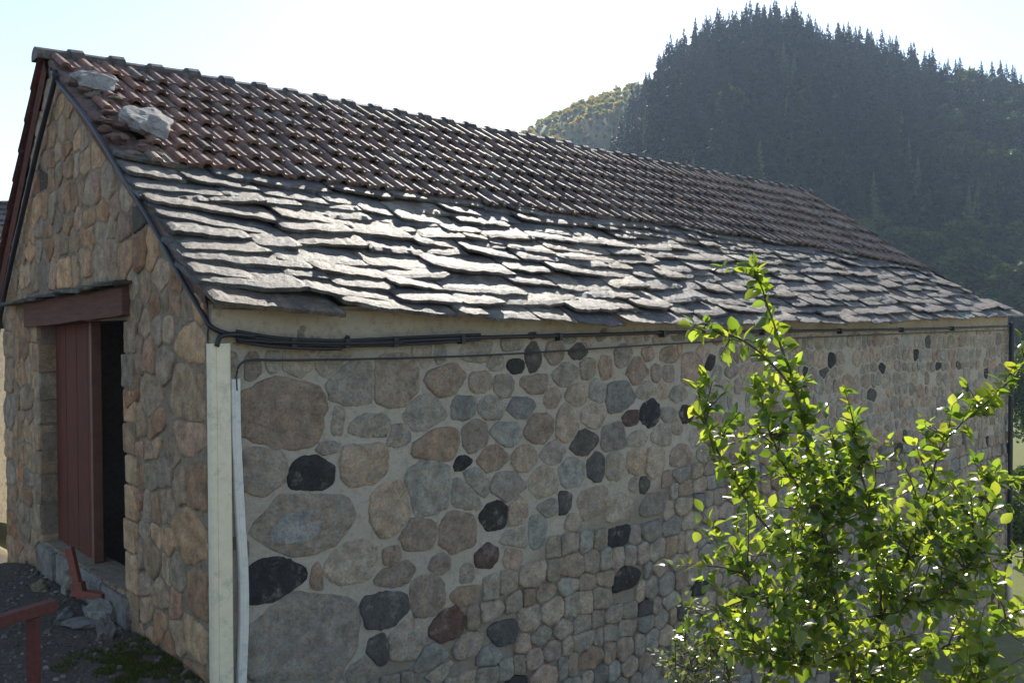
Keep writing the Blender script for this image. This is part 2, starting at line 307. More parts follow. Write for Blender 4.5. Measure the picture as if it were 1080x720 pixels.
# ------------------------------------------------------------- the stone building
bld=empty('stone_building',BO,BA)
tag(bld,'long old stone barn with clay tile and stone slate roof, filling the picture','building')
PAL0={'b':(.22,.145,.09),'g':(.205,.195,.18),'gb':(.215,.18,.14),'t':(.27,.205,.135),'d':(.055,.05,.046),'dg':(.085,.08,.08),'o':(.25,.15,.09),'bl':(.115,.125,.135),'p':(.25,.175,.14),'r':(.12,.065,.05),'q':(.19,.175,.15)}
def desat(c,f=.6):
    m=(c[0]+c[1]+c[2])/3; return tuple(lerp(x,m,f)*y for x,y in zip(c,(2.2,1.96,1.64)))
PAL={k:desat(c) if k not in('d','dg') else c for k,c in PAL0.items()}
PAL['bl']=(.30,.27,.225); PAL['g']=(.42,.37,.29); PAL['dg']=(.13,.117,.10); PAL['r']=(.16,.095,.075)
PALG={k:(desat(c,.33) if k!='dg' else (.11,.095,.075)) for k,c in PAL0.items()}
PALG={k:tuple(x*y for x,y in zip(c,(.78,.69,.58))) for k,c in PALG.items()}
def stones(mb,seeds,fn,nrm,limit,mi,nth=36):
    """seeds: (u,v,rw,rh,rot,col,exp,gap,relief); star shaped stones that never overlap; fn(u,v,h)->3D"""
    n=len(seeds); U=np.array([s[:4] for s in seeds])
    th=np.arange(nth)*2*np.pi/nth
    for i,s in enumerate(seeds):
        u,v,rw,rh,rot,col,ex,gap,rel=s
        ct,st=np.cos(th-rot),np.sin(th-rot)
        base=(np.abs(ct/rw)**ex+np.abs(st/rh)**ex)**(-1/ex)
        m=rng.randint(4,6) if ex<4.2 else 4; ph0=rng.uniform(0,6.3) if ex<4.2 else rng.uniform(-.1,.1)
        te=np.arctan2(st/rh,ct/rw); re=1/np.sqrt((ct/rw)**2+(st/rh)**2)
        for q in range(m):
            ph=ph0+6.283*(q+rng.uniform(-.3,.3)*(1 if ex<4.2 else .22))/m; of=rng.uniform(.86,1.04) if ex<4.2 else rng.uniform(.93,1.06)
            cs=np.cos(te-ph); base=np.minimum(base,np.where(cs>.1,of/np.maximum(cs,.1),9)*re)
        d=U[:,:2]-np.array([u,v]); D=np.hypot(d[:,0],d[:,1]); idx=np.where((D>1e-6)&(D<2.2*max(rw,rh)+.5))[0]
        r=base.copy()
        for j in idx:
            an=math.atan2(d[j,1],d[j,0])
            def hs(k,a):
                q=seeds[k]; c_,s_=abs(math.cos(a-q[4])),abs(math.sin(a-q[4])); e_=min(q[6],6); return ((c_/q[2])**e_+(s_/q[3])**e_)**(-1/e_)
            si,sj=hs(i,an),hs(j,an)
            dd=D[j]*si/(si+sj)-gap/2
            cs=np.cos(th-an); lim=np.where(cs>.08,dd/np.maximum(cs,.08),9)
            r=np.minimum(r,np.maximum(lim,.012))
        if limit: 
            for k in range(nth):
                while r[k]>.02 and not limit(u+r[k]*math.cos(th[k]),v+r[k]*math.sin(th[k])): r[k]*=.9
        r=.8*r+.1*np.roll(r,1)+.1*np.roll(r,-1)
        sd=rng.uniform(0,500)
        r=np.array([r[k]*(1+.07*noise.noise(Vector((math.cos(th[k])*1.7+sd,math.sin(th[k])*1.7,0)))+.07*noise.noise(Vector((math.cos(th[k])*5+sd,math.sin(th[k])*5,3)))+.045*noise.noise(Vector((math.cos(th[k])*11+sd,math.sin(th[k])*11+sd,9)))) for k in range(nth)])
        if r.mean()<.018: continue
        tilt=(rng.uniform(-.12,.12),rng.uniform(-.12,.12))
        vs=[];fs=[]
        for (sc,h) in ((1.03,-.014),(1.0,rel*.45),(.95,rel*.92),(.72,rel),(.36,rel)):
            for k in range(nth):
                du,dv=r[k]*sc*math.cos(th[k]),r[k]*sc*math.sin(th[k])
                hh=h+ (0 if h<0 else (tilt[0]*du+tilt[1]*dv)*min(1,rel*40)*.7+(rel*.3+.003)*(noise.noise(Vector((du*8+sd,dv*8,1)))+.7*noise.noise(Vector((du*24+sd,dv*24,7))))*(.5 if sc>.96 else 1))
                if h>0: hh=max(hh,.005)
                vs.append(fn(u+du,v+dv,hh))
        vs.append(fn(u,v,rel*(1+.5*rng.uniform(-1,1))))
        for q in range(4):
            for k in range(nth):
                a,b=q*nth+k,q*nth+(k+1)%nth
                fs.append((a,b,b+nth,a+nth) if nrm>0 else (a,a+nth,b+nth,b))
        ce=5*nth
        for k in range(nth):
            a,b=4*nth+k,4*nth+(k+1)%nth
            fs.append((a,b,ce) if nrm>0 else (b,a,ce))
        mb.add(vs,fs,mi,col,True)
def vary(c,a=.16):
    k=1+rng.uniform(-a,a); h=rng.uniform(-.07,.07); return (c[0]*k*(1+h),c[1]*k,c[2]*k*(1-h))
def inside(u,v,L,m=1.0):
    for s in L:
        if ((u-s[0])/(s[2]*m+.03))**2+((v-s[1])/(s[3]*m+.03))**2<1: return True
    return False
def tight(u,v):          # 1 where the stones sit close together with thin joints
    line=interp(u,[0,1.3,3.2,6,10,16],[-1.2,-.25,.35,1.0,.75,.2])
    return sstep(line+.25,line-.25,v)
seeds=[]
for (u,v,rw,rh,c) in STONES:
    big=rw>.2
    seeds.append((u,v,rw*(1.10 if big else 1.22),rh*(1.10 if big else 1.22),rng.uniform(-.1,.1),vary(PAL[c],.08),6 if big else (4.5 if rng.random()<.35 else 3),.010+.012*rng.random(),.010+.010*rng.random()))
known=list(seeds)
WTOP=2.62
v=-3.5
names=['g']*9+['gb']*10+['b']*4+['t']*7+['p']*3+['q']*4+['bl']*2+['dg']*1+['o']
if 1: dark_p=.035
while v<2.3:
    hrow=rng.uniform(.15,.225); u=.1+rng.uniform(0,.15)
    while u<15.85:
        wd=rng.choice([rng.uniform(.12,.2),rng.uniform(.17,.3),rng.uniform(.26,.40)])*(1 if v<1.3 else .85)
        cu=u+wd/2; cv=v+hrow/2+.05*math.sin(u*.8)+.02*math.sin(u*2.3+v)
        tg=tight(cu,cv); cv+=rng.uniform(-.03,.03)*(1.15-tg)
        u+=wd+.005+(1-tg)*.02
        gr=gz_front(cu)-.3
        if cv<gr or inside(cu,cv,known,1.1): continue
        if tg<.5 and rng.random()<.06: continue
        sh=lerp(rng.uniform(.9,1.2),1.12,tg)
        seeds.append((cu,cv,wd/2*sh*(1.06),hrow/2*sh*lerp(1.12,1.03,tg),rng.uniform(-.2,.2)*(1.15-tg),vary(PAL['d' if rng.random()<dark_p*(1.25-tg) else rng.choice(names)]),lerp(2.5,7,tg),lerp(.024,.008,tg)*rng.uniform(.7,1.3),lerp(.011,.026,tg)*rng.uniform(.6,1.4)))
    v+=hrow+.006
# band under the eaves: scattered stones half lost in plaster
for k in range(150):
    cu=rng.uniform(.4,15.7); cv=rng.uniform(2.18,2.47)
    if inside(cu,cv,seeds,1.2): continue
    seeds.append((cu,cv,rng.uniform(.05,.12),rng.uniform(.05,.09),rng.uniform(-.3,.3),vary(PAL[rng.choice(['gb','t','b','p'])]),2.3,.03,.012))
mb=MB()
FX=lambda u,v:.012*fbm(u*2.2,v*2.2)
def ffn(u,v,h): return (u,-(h+FX(u,v)),v)
# face sheet (mortar), with a slight waviness
nx,nz=460,170
mcol=[]
vs=[];fs=[]
for j in range(nz+1):
    for i in range(nx+1):
        u=15.95*i/nx; vv=lerp(-3.7,WTOP,j/nz); q=1
        mt=sstep(.25,.9,tight(u,vv)+.25*fbm(u*1.5,vv*1.5)); mcol.append((lerp(1,.62,mt),lerp(1,.60,mt),lerp(1,.58,mt)))
        vs.append(ffn(u,vv,0.0045*fbm(u*7,vv*7)+.003*fbm(u*25,vv*25)-.009*tight(u,vv)+.001*(1-tight(u,vv))))
for j in range(nz):
    for i in range(nx):
        a=j*(nx+1)+i; vv=lerp(-3.7,WTOP,(j+.5)/nz)
        fs.append((a,a+1,a+nx+2,a+nx+1))
mb.add(vs,fs,0,mcol,True)
mb.box((8.2,.28,-.55),(7.72,.235,3.15),0)
stones(mb,[s for s in seeds if s[0]>.0],ffn,1,lambda u,v:u>.015 and u<15.93 and v<2.56,1)
stones(mb,[(STONES[q][0]-.06,STONES[q][1]-.01,.25,.125,.1,(.42,.395,.35),2.6,.02,.003) for q in range(len(STONES)) if STONES[q][4]=='q' and STONES[q][1]>.5],lambda u,v,h:ffn(u,v,h+.010),1,None,1)
mb.build('wall',[MM,MS],bld)
mb=MB()   # plaster band at the wall head
vs=[];fs=[]; n=420
for i in range(n+1):
    u=.004+15.85*i/n
    for (z,h) in ((2.30+.07*fbm(u*1.3,3)+.05*fbm(u*6,1),-.012),(2.36+.03*fbm(u*3,5),.012),(2.45,.02),(2.585,.03)):
        vs.append((u,-(h+FX(u,z)+.010*fbm(u*3,z*6)+.004*fbm(u*14,z*14)),z))
for i in range(n):
    for k in range(3):
        a=i*4+k; fs.append((a,a+4,a+5,a+1))
mb.add(vs,fs,0,(1,1,1),True); mb.build('plaster_band',[MPL],bld)
# near gable wall with the door opening
D0,D1,DB,DT=1.62,4.17,.24,2.53
def zgab(Y): return min(S(0,Y)[2]-.10, 5.05-(Y-3.72)*1.08)
YL=5.68
P2=[(0,-1),(0,0),(0,zgab(.0)),(D0,-1),(D0,DB),(D0,DT),(D0,zgab(D0)),(D1,-1),(D1,DB),(D1,DT),(D1,zgab(D1)),(YL,-1),(YL,0),(YL,zgab(YL)),(3.72,5.05)]
T_=.28
F2=[(0,3,4,5,6,2,1),(3,7,8,4),(5,9,10,14,6),(7,11,12,13,10,9,8)]
mb=MB(); T=.28
vs=[(0.0,a,b) for a,b in P2]+[(T,a,b) for a,b in P2]; n=len(P2)
fs=[tuple(f)[::-1] for f in F2]+[tuple(i+n for i in f) for f in F2]
ed={}
for f in F2:
    for i in range(len(f)):
        a,b=f[i],f[(i+1)%len(f)]; ed[tuple(sorted((a,b)))]=ed.get(tuple(sorted((a,b))),0)+1
for (a,b),c_ in ed.items():
    if c_==1: fs.append((a,b,b+n,a+n))
mb.add(vs,fs,0)
def in_gable(u,v,m=.0):
    if u<.01 or u>YL-.01 or v>zgab(u)-.03-m or v<-.6: return False
    if D0-.02-m<u<D1+.02+m and DB-.0<v<DT+.02+m: return False
    if 1.5<u<4.62 and 2.5<v<2.84: return False
    return True
gs=[]; names=['t']*8+['b']*7+['gb']*8+['p']*4+['o']*1+['g']*2+['q']*3+['dg']
gk=[]
# corner blocks, then blocks beside the door
z=-.3
while z<2.45:
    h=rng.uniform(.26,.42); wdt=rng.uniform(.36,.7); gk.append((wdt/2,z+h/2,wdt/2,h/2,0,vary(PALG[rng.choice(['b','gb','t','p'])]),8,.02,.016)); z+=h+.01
z=-.3
while z<2.9:
    h=rng.uniform(.26,.4); wdt=rng.uniform(.35,.6); gk.append((YL-wdt/2,z+h/2,wdt/2,h/2,0,vary(PALG[rng.choice(['b','gb','t','g'])]),8,.02,.016)); z+=h+.01
gs+=gk
v=-.5
while v<5.0:
    h=rng.uniform(.15,.28); u=rng.uniform(0,.15)
    while u<YL:
        wd=rng.uniform(.14,.40); cu,cv=u+wd/2,v+h/2+rng.uniform(-.05,.05); u+=wd+.008
        if not in_gable(cu,cv,.04) or inside(cu,cv,gk,1.0): continue
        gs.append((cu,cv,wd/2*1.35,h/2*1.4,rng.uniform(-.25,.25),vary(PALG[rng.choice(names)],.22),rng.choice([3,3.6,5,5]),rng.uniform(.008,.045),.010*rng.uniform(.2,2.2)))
    v+=h+.004
GX=lambda u,v:.012*fbm(u*2.5,v*2.5)+.007*fbm(u*9,v*9)
def gfn(u,v,h): return (-(h+.008+GX(u,v)),u,v)
ng=150; vs=[];fs=[]
for j in range(ng+1):
    for i in range(ng+1):
        u=YL*i/ng; vv=lerp(-.9,5.05,j/ng); vs.append(gfn(u,vv,+.001+.010*fbm(u*16,vv*16)))
for j in range(ng):
    for i in range(ng):
        u=YL*(i+.5)/ng; vv=lerp(-.9,5.05,(j+.5)/ng)
        if vv>zgab(u)-.05 or (D0-.03<u<D1+.03 and DB-.03<vv<DT+.05): continue
        a=j*(ng+1)+i; fs.append((a,a+ng+1,a+ng+2,a+1))
mb.add(vs,fs,0,(1,1,1),True)
stones(mb,gs,gfn,-1,lambda u,v:in_gable(u,v),1)
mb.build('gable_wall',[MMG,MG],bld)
mb=MB()   # back wall and far gable
mb.box((8.3,YL-.25,.0),(7.6,.25,2.95),0)
yy=[.02,.02,1.9,3.72,YL-.02,YL-.02]; zz=[-3.7,2.60,3.6,4.6,2.9,-3.7]
vs=[(15.45,a,b) for a,b in zip(yy,zz)]+[(15.945,a,b) for a,b in zip(yy,[-3.7,2.5,2.5,2.5,2.5,-3.7])]
fs=[tuple(range(6)),tuple(range(11,5,-1))]+[(i,(i+1)%6,(i+1)%6+6,i+6) for i in range(6)]
mb.add(vs,fs,0); mb.build('wall',[MM],bld)
# jamb stones
def jamb(y0,y1,x0,x1,nm):
    mb=MB(); z=-.05 if nm else DB-.2
    while z<DT-.02:
        h=min(rng.uniform(.24,.36),DT-.012-z); e=rng.uniform(-.015,.03)
        if h<.05: break
        c_=vary(PALG[rng.choice(['gb','t','t','q'])],.2)
        mb.box(((x0+x1)/2-e*.5,(y0+y1)/2+(rng.uniform(0,.06) if nm else -rng.uniform(0,.06)),z+h/2),((x1-x0)/2,(y1-y0)/2+rng.uniform(-.03,.05)*0,h/2-.006),0,c_,bev=.018,jit=.006); z+=h
    return mb.build('jamb',[MG],bld)
jamb(D1-.035,D1+.20,-.03,.155,1); jamb(D0-.24,D0+.03,-.035,.25,0)
# lintel beam with thin drip slates on top
mb=MB()
def skewbox(mb,x0,x1,pts,mi,col=(1,1,1),seg=14,j=.006):
    (y0,za,zb),(y1,zc,zd)=pts; vs=[];fs=[]
    for i in range(seg+1):
        k=i/seg; y=lerp(y0,y1,k); a=lerp(za,zc,k)+rng.uniform(-j,j); b=lerp(zb,zd,k)+rng.uniform(-j,j)
        vs+=[(x0+rng.uniform(-j,j)*.5,y,a),(x0+rng.uniform(-j,j)*.5,y,b),(x1,y,b),(x1,y,a)]
    for i in range(seg):
        for k in range(4): fs.append((i*4+k,i*4+(k+1)%4,i*4+4+(k+1)%4,i*4+4+k))
    fs+=[(0,3,2,1),tuple(seg*4+k for k in range(4))]; mb.add(vs,fs,mi,col)
skewbox(mb,-.075,.26,((1.50,2.565,2.795),(4.52,2.475,2.745)),0); mb.build('lintel',[MLINT],bld)
mb=MB()
y=1.42
while y<4.75:
    wd=rng.uniform(.4,.8); z=2.85-(y-1.4)*.028
    for L in range(2):
        mb.box((-.09+.05*L,y+wd/2+.1*L,z-.02+.02*L),(.085,wd/2,.010),0,vary((.13,.125,.085),.3),rot=Matrix.Rotation(R(-7),3,'Y')@Matrix.Rotation(R(rng.uniform(-2,2)),3,'X'),bev=.006,jit=.007)
    y+=wd*.94
mb.build('drip_slates',[MSL],bld)
# door: closed leaf, frame strip, dark opening
mb=MB(); n=7; y0,y1=2.90,4.14
for i in range(n):
    a,b=lerp(y0,y1,i/n),lerp(y0,y1,(i+1)/n)
    mb.box((.15+rng.uniform(0,.004),(a+b)/2,(DB+DT)/2+.0),(.022,(b-a)/2-.003,(DT-DB)/2-.012),0,bev=.004)
leaf=mb.build('door',[MDOOR],bld)
mb=MB(); mb.box((.135,y0-.035,(DB+DT)/2),(.045,.03,(DT-DB)/2-.008),0,bev=.006); mb.build('door_frame',[m_plain('edge_paint',(.16,.065,.04),.55,.25)],leaf)
mb=MB()

for z in (.6,2.1): mb=MB(); mb.box((.20,(y0+y1)/2,z),(.02,(y1-y0)/2-.05,.07),0,bev=.004); mb.build('ledge_board',[MDOOR],leaf)
mb=MB(); rot=Matrix.Rotation(R(14),3,'Z')   # leaf swung into the barn, coloured near-black for the interior's shade
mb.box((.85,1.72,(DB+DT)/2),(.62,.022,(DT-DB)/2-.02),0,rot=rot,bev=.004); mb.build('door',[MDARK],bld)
# threshold
mb=MB(); y=1.55
while y<4.2:
    wd=min(rng.uniform(.35,.7),4.22-y); mb.box((.075+rng.uniform(-.02,.02),y+wd/2,DB-.16),(.13,wd/2-.006,.15),0,vary((.25,.225,.19),.2),bev=.02,jit=.012); y+=wd
mb.build('threshold',[MG],bld)
# ------------------------------------------------------------- roof
mb=MB()   # deck under the covering, both slopes
def strip(f1,f2,n=40,th=.1,mi=0):
    vs=[];fs=[]
    for i in range(n+1):
        k=i/n; a=f1(k); b=f2(k); d=Vector((0,0,-th)); vs+=[a,b,b+d,a+d]
    for i in range(n):
        for q in range(4): fs.append((i*4+q,i*4+(q+1)%4,i*4+4+(q+1)%4,i*4+4+q))
    fs+=[(0,3,2,1),tuple(n*4+q for q in range(4))]; mb.add(vs,fs,mi)
off=Vector((0,0,-.13))
m_=1.0
strip(lambda k:S(lerp(.0,xedge(m_)-.05,k),m_)+off,lambda k:S(lerp(.0,xedge(RY)-.05,k),RY)+off)
strip(lambda k:S(lerp(.0,xedge(TE)-.15,k),.03)+off,lambda k:S(lerp(.0,xedge(m_)-.05,k),m_)+off)
BE=6.0; BZ=lambda X: zr(X)-(BE-RY)*1.08
strip(lambda k:Vector((lerp(.0,14.8,k),RY+.02,zr(lerp(0,14.8,k))))+off,lambda k:Vector((lerp(.0,15.9,k),BE-.03,BZ(lerp(0,15.9,k))))+off)
e1,e2,e3=S(xedge(TE)-.12,.03)+off,Vector((14.8,RY,zr(14.8)))+off,Vector((15.9,BE-.03,BZ(15.9)))+off
mb.add([e1,e2,e3,e1+Vector((0,0,-.1)),e3+Vector((0,0,-.1))],[(0,2,1)],0)
mb.build('roof_deck',[MDECK],bld)
# clay tiles
PROF=[(0,.0),(.012,.022),(.034,.037),(.062,.038),(.085,.026),(.098,.006),(.12,0),(.148,0),(.165,.013),(.186,.013),(.2,.002),(.238,.0)]
def tcol(X,k):
    a=math.exp(-max(X,0)/2.2)
    c=[lerp(.165,.245,a),lerp(.115,.12,a),lerp(.09,.078,a)]
    q=rng.random()
    if q<.18: c=[lerp(c[0],.20,.6),lerp(c[1],.17,.6),lerp(c[2],.14,.6)]
    elif q<.32: c=[x*.55 for x in c]
    return vary(tuple(c),.22)
def tile(mb,o,ax,dn,nu,w,L,col,th=.017):
    vs=[];fs=[]; n=len(PROF); sk=w/.235
    for (dl,lift) in ((0,0),(L*.55,.026),(L,.05)):
        for (a,h) in PROF: vs.append(o+ax*(a*sk)+dn*dl+nu*(h*1.05+lift))
    for (a,h) in PROF: vs.append(o+ax*(a*sk)+dn*(L-.004)+nu*(h*1.05+.05-th-.022))
    for r in range(3):
        for i in range(n-1):
            a=r*n+i; fs.append((a,a+n,a+n+1,a+1))
    mb.add(vs,fs,0,col,False)
def tboundary(X): return interp(X,[0,7.5,11,14.8],[1.70,1.70,1.52,1.1])
mb=MB(); NR=7
for k in range(NR+1):
    X=-.02+.116*(k%2)
    while True:
        tb=tboundary(X)+.02; t0=lerp(RY-.06,tb,k/NR); L=(RY-.06-tb)/NR/math.cos(SL)
        w=.232
        if k==NR:
            if X<11: break
            t0=tb
        if k==NR: break
        lim=xedge(t0)-.1
        if X>lim: break
        left=interp(t0,[1.6,2.0,2.6,3.2,3.7],[.26,.30,.22,.12,.0])
        if X>=left-.1:
            o=S(X,t0)+NU*(.012+rng.uniform(-.004,.005))+Vector((0,0,.0))
            if rng.random()<.05: o=o+Vector((0,-.05,-.035))*rng.uniform(.3,1.2)
            an=rng.gauss(0,.018)*(2.5 if rng.random()<.06 else 1); ax=Vector((math.cos(an),math.sin(an)*.8,0)); ax=(S(X+.3,t0)-S(X,t0)).normalized()+Vector((0,an,0))
            dn=(S(X,t0-.3)-S(X,t0)).normalized(); nu=(ax.cross(-dn)).normalized()
            tile(mb,o,ax,dn,nu,w,L*1.17+rng.uniform(-.02,.03),tcol(X,k))
        X+=w
mb.build('tile_roof',[MT],bld)
mb=MB()   # rear slope
dnb=Vector((0,1,-1.08)).normalized(); nub=Vector((0,1.08,1)).normalized(); Lb=math.hypot(BE-RY,(BE-RY)*1.08)
nrb=9
for k in range(nrb):
    X=-.10
    while X<14.8+1.0*k/nrb:
        o=Vector((X+.235,RY+.03,zr(X)))+dnb*(Lb*k/nrb)+nub*rng.uniform(0,.006); c_=tcol(X if X<.3 else X,k)
        if X<.2: c_=vary((.17,.06,.04))
        tile(mb,o,Vector((-1,0,0)),dnb,nub,.232,Lb/nrb*1.16,c_); X+=.232
mb.build('tile_roof',[MT],bld)
# ridge caps
mb=MB(); X=-.14
while X<14.7:
    L=.40; dz=rng.uniform(-.012,.012)+.02*fbm(X*.7,3); vs=[];fs=[]; n=9; c_=vary((.085,.07,.06) if X>.3 else (.10,.08,.065),.25)
    for (dx,r) in ((0,.108),(.30,.118),(.305,.142),(L+.03,.148)):
        for k in range(n):
            a=math.pi*(-.08+1.16*k/(n-1)); vs.append((X+dx,RY+.02-r*1.05*math.cos(a)*(1.0),zr(X+dx)-.045+dz+r*math.sin(a)*.95))
    for q in range(3):
        for k in range(n-1): a=q*n+k; fs.append((a,a+1,a+n+1,a+n))
    fs.append(tuple(range(n))); fs.append(tuple(range(3*n,4*n)))
    mb.add(vs,fs,0,c_,False); X+=L
mb.build('ridge_cap',[MT],bld)
# stone slates
def slate(mb,X,t,w,L,th,tilt,col,k=1):
    """lower edge at slope parameter t, width w along the eaves, length L up the slope"""
    na,nl=max(8,int(w/.045)),7; sd=rng.uniform(0,900)
    ax=(S(X+w,t)-S(X,t)).normalized(); up=(S(X,t+.3)-S(X,t)).normalized(); nu=ax.cross(up).normalized()
    skew=rng.gauss(0,.05); o=S(X,t)-NU*(.045 if k else .06); asym=rng.uniform(-.03,.03); cr=rng.uniform(-.03,.03); c0=rng.choice([0,0,rng.uniform(0,.5)]); c1=rng.uniform(.6,.85); c2=rng.choice([0,0,rng.uniform(0,.5)]); c3=rng.uniform(.15,.35)
    c0*=w*.5; c2*=w*.5
    top=[];bot=[]
    for j in range(nl+1):
        l=L*j/nl
        for i in range(na+1):
            a=i/na
            e=(.028*noise.noise(Vector((a*w*6+sd,0,0)))+.016*noise.noise(Vector((a*w*22+sd,4,0)))+skew*(a-.5)*w)
            cc=max(0,abs(a-.5)*2-.86)/.14; e+=.012*cc*cc+cr*(a-.5)**2+c0*max(0,a-c1)+c2*max(0,c3-a)
            ll=l+e*(1-j/nl)
            sx=.018*noise.noise(Vector((l*7+sd,8 if a<.5 else 17,0)))*(1 if i in(0,na) else .3)
            h=tilt*(1-l/L)+.006*noise.noise(Vector((a*w*5+sd,l*7,2)))+asym*(a-.5)*w*2+.006*noise.noise(Vector((a*w*18+sd,l*18,6)))+.004*noise.noise(Vector((a*w*40+sd,l*40,6)))
            p=o+ax*(a*w+sx)+up*ll+nu*h
            edge=(j==0) ; side=i in(0,na)
            top.append(p+nu*(th*(.72 if (edge or side) else 1))+(up*.006 if edge else Vector()))
            bot.append(p)
    n0=(na+1)*(nl+1); fs=[]
    for j in range(nl):
        for i in range(na):
            q=j*(na+1)+i; fs.append((q,q+1,q+na+2,q+na+1))
    for i in range(na): fs.append((i,n0+i,n0+i+1,i+1))
    for j in range(nl):
        q=j*(na+1); fs.append((q,q+na+1,n0+q+na+1,n0+q)); q=q+na; fs.append((q,n0+q,n0+q+na+1,q+na+1))
    mb.add(top+bot,fs,0,col,False)
SCOL=[tuple(x*y for x,y in zip(c,(1.5,1.32,1.1))) for c in [(.125,.12,.115),(.155,.15,.14),(.095,.092,.09),(.185,.175,.16),(.14,.12,.10),(.105,.10,.108)]]
mb=MB(); NC=11
t=TE; k=0
while True:
    kk=k/NC; ex=lerp(.178,.145,kk)
    X=-.05+rng.uniform(-.05,.05)+ (0 if k else -.03)
    if t>1.85: break
    while True:
        tj=t+rng.uniform(-.05,.05)*(1 if k else .35)+ (.05*math.sin(X*.8+k) if k>2 else 0)
        if X>xedge(max(t,TE))-.15: break
        big=math.exp(-max(X,0)/6)
        w=rng.uniform(.28,.62)+big*rng.uniform(0,.65)
        w=min(w,max(.25,xedge(t)+.05-X))
        if tj<tboundary(X)-.02:
            th=rng.uniform(.018,.034)+big*.012
            slate(mb,X,tj,w-.008,ex*2.0/math.cos(SL)*rng.uniform(.95,1.15),th,(.062 if k else .055)+rng.uniform(-.02,.025),vary(rng.choice(SCOL),.25),k)
        X+=w
    t+=ex; k+=1
mb.build('slate_roof',[MSL],bld)
# mortar verge with broken tile bits
mb=MB()
n=60; vs=[];fs=[]
for i in range(n+1):
    t=lerp(-.02,RY-.05,i/n); p=S(0,t); wj=interp(t,[-.3,1.5,1.8,3.2,3.7],[.03,.05,.30,.26,.12])
    for (dx,dz) in ((-.02,-.16),(-.035+.02*fbm(t*3,1),-.06+.02*fbm(t*4,5)),(-.02,-.02+.03*fbm(t*5,2)),(wj*.5,.01+.04*fbm(t*4,3)),(wj,-.03+.03*fbm(t*4,9)),(wj,-.14)):
        vs.append((dx,t,p.z+dz))
for i in range(n):
    for q in range(5): a=i*6+q; fs.append((a,a+1,a+7,a+6))
mb.add(vs,fs,0,(1,1,1),False)
for q in range(26):   # broken tile and mortar bits bedded in the verge
    t=rng.uniform(1.7,3.4); X=rng.uniform(-.01,.36); p=S(X,t)+NU*rng.uniform(.0,.06)
    icorock(mb,p,rng.uniform(.05,.12),(1.3,1,.5),(1,1,1),2,.5,7)
mb.build('verge_mortar',[MVER],bld)
mb=MB(); n=40; vs=[];fs=[]
for i in range(n+1):
    Y=lerp(RY,BE,i/n); z=zr(0)-(Y-RY)*1.08
    for (dx,dz) in ((-.04,-.20),(-.06+.02*fbm(Y*3,1),-.10),(-.05,.0),(.1,.0)): vs.append((dx,Y+.0,z+dz+.015*fbm(Y*4,dx)))
for i in range(n):
    for q in range(3): a=i*4+q; fs.append((a,a+4,a+5,a+1))
mb.add(vs,fs,0,(1,1,1),False); mb.build('verge_mortar',[m_mortar('red_verge',(.17,.065,.042),(.13,.055,.04),(.06,.04,.035),.015)],bld)
# small roof finish along the far edge
mb=MB(); t=1.1; 
while t<RY-.1:
    p=S(xedge(t)-.08,t); mb.box(p+Vector((0,0,.03)),(.11,.14,.022),0,vary((.12,.10,.085),.25),rot=Matrix.Rotation(SL,3,'X')@Matrix.Rotation(R(8),3,'Y'),bev=.008,jit=.006); t+=.24
mb.build('edge_tile',[MT],bld)
# lumps of stone lying on the verge
def at_b(o): o.location=BO; o.rotation_euler=(0,0,BA); return o
for (X,Yt,r,lab) in ((.16,2.98,.20,'pale stone lump lying on the roof edge just below the ridge end'),(.40,2.22,.235,'larger pale grey stone slab lying on the roof edge above the first slates')):
    mb=MB(); c_=S(X,Yt); icorock(mb,(0,0,0),r*1.12,(1.1,.85,.42),(.31,.28,.245),4,.55,11)
    o=mb.build('loose_stone',[MROCK]); o.location=W(c_+NU*.10); o.rotation_euler=(R(34),0,BA); tag(o,lab,'stone')
# ------------------------------------------------------------- cables and conduits on the walls
mb=MB(); bun=[(-.03,.052-.02,2.56),(.0,-.06,2.46),(.16,-.075,2.405),(.5,-.075,2.365),(1.0,-.075,2.345),(1.6,-.075,2.345),(2.4,-.075,2.362),(4,-.07,2.372),(5.4,-.07,2.385),(8,-.07,2.38),(12,-.07,2.385),(15.9,-.07,2.42)]
main=[(x-.03,y,z) for x,y,z in CABLE_R[:-2]]
mb.tube(spline([(-.07,3.42,4.99)]+main+bun,5),.018,8)
for dz,x1,off in ((-.03,3.4,.012),(-.045,1.6,.025),(.024,2.6,.02),(-.018,2.2,.05)):
    q=[(x,y-off*.6,z+dz+rng.uniform(-.012,.012)) for x,y,z in bun[2:] if x<x1]
    mb.tube(spline(q,5),.0125,7)
for x in (.6,1.05,1.5,2.2,3.4,5.0,7,9,11,13): mb.box((x,-.07,interp(x,[b[0] for b in bun],[b[2] for b in bun])-.012),(.02,.035,.036),0)
mb.tube(spline([(.02,-.08,2.33),(.05,-.085,2.40),(.16,-.085,2.412),(.3,-.08,2.395)],5),.019,8)
tag(at_b(mb.build('power_cable',[MCABLE])),'thick black cable bundle running down the right gable edge and along under the eaves','cable')
mb=MB(); mb.tube(spline([(-.07,3.34,4.93)]+[(x-.035,y,z) for x,y,z in CABLE_L]+[(-.075,6.1,.4)],5),.026,8)
tag(at_b(mb.build('power_cable',[MCABLE])),'black cable running down the left edge of the gable','cable')
mb=MB(); mb.tube(spline([(.165,-.075,2.02),(.165,-.075,2.12),(.20,-.06,2.20),(.30,-.05,2.228),(.6,-.048,2.218),(1.4,-.048,2.206),(2.2,-.048,2.203),(3.1,-.048,2.213),(4.2,-.048,2.238),(5.43,-.048,2.262),(8,-.048,2.29),(12.9,-.048,2.325),(15.8,-.048,2.34)],5),.0085,6)
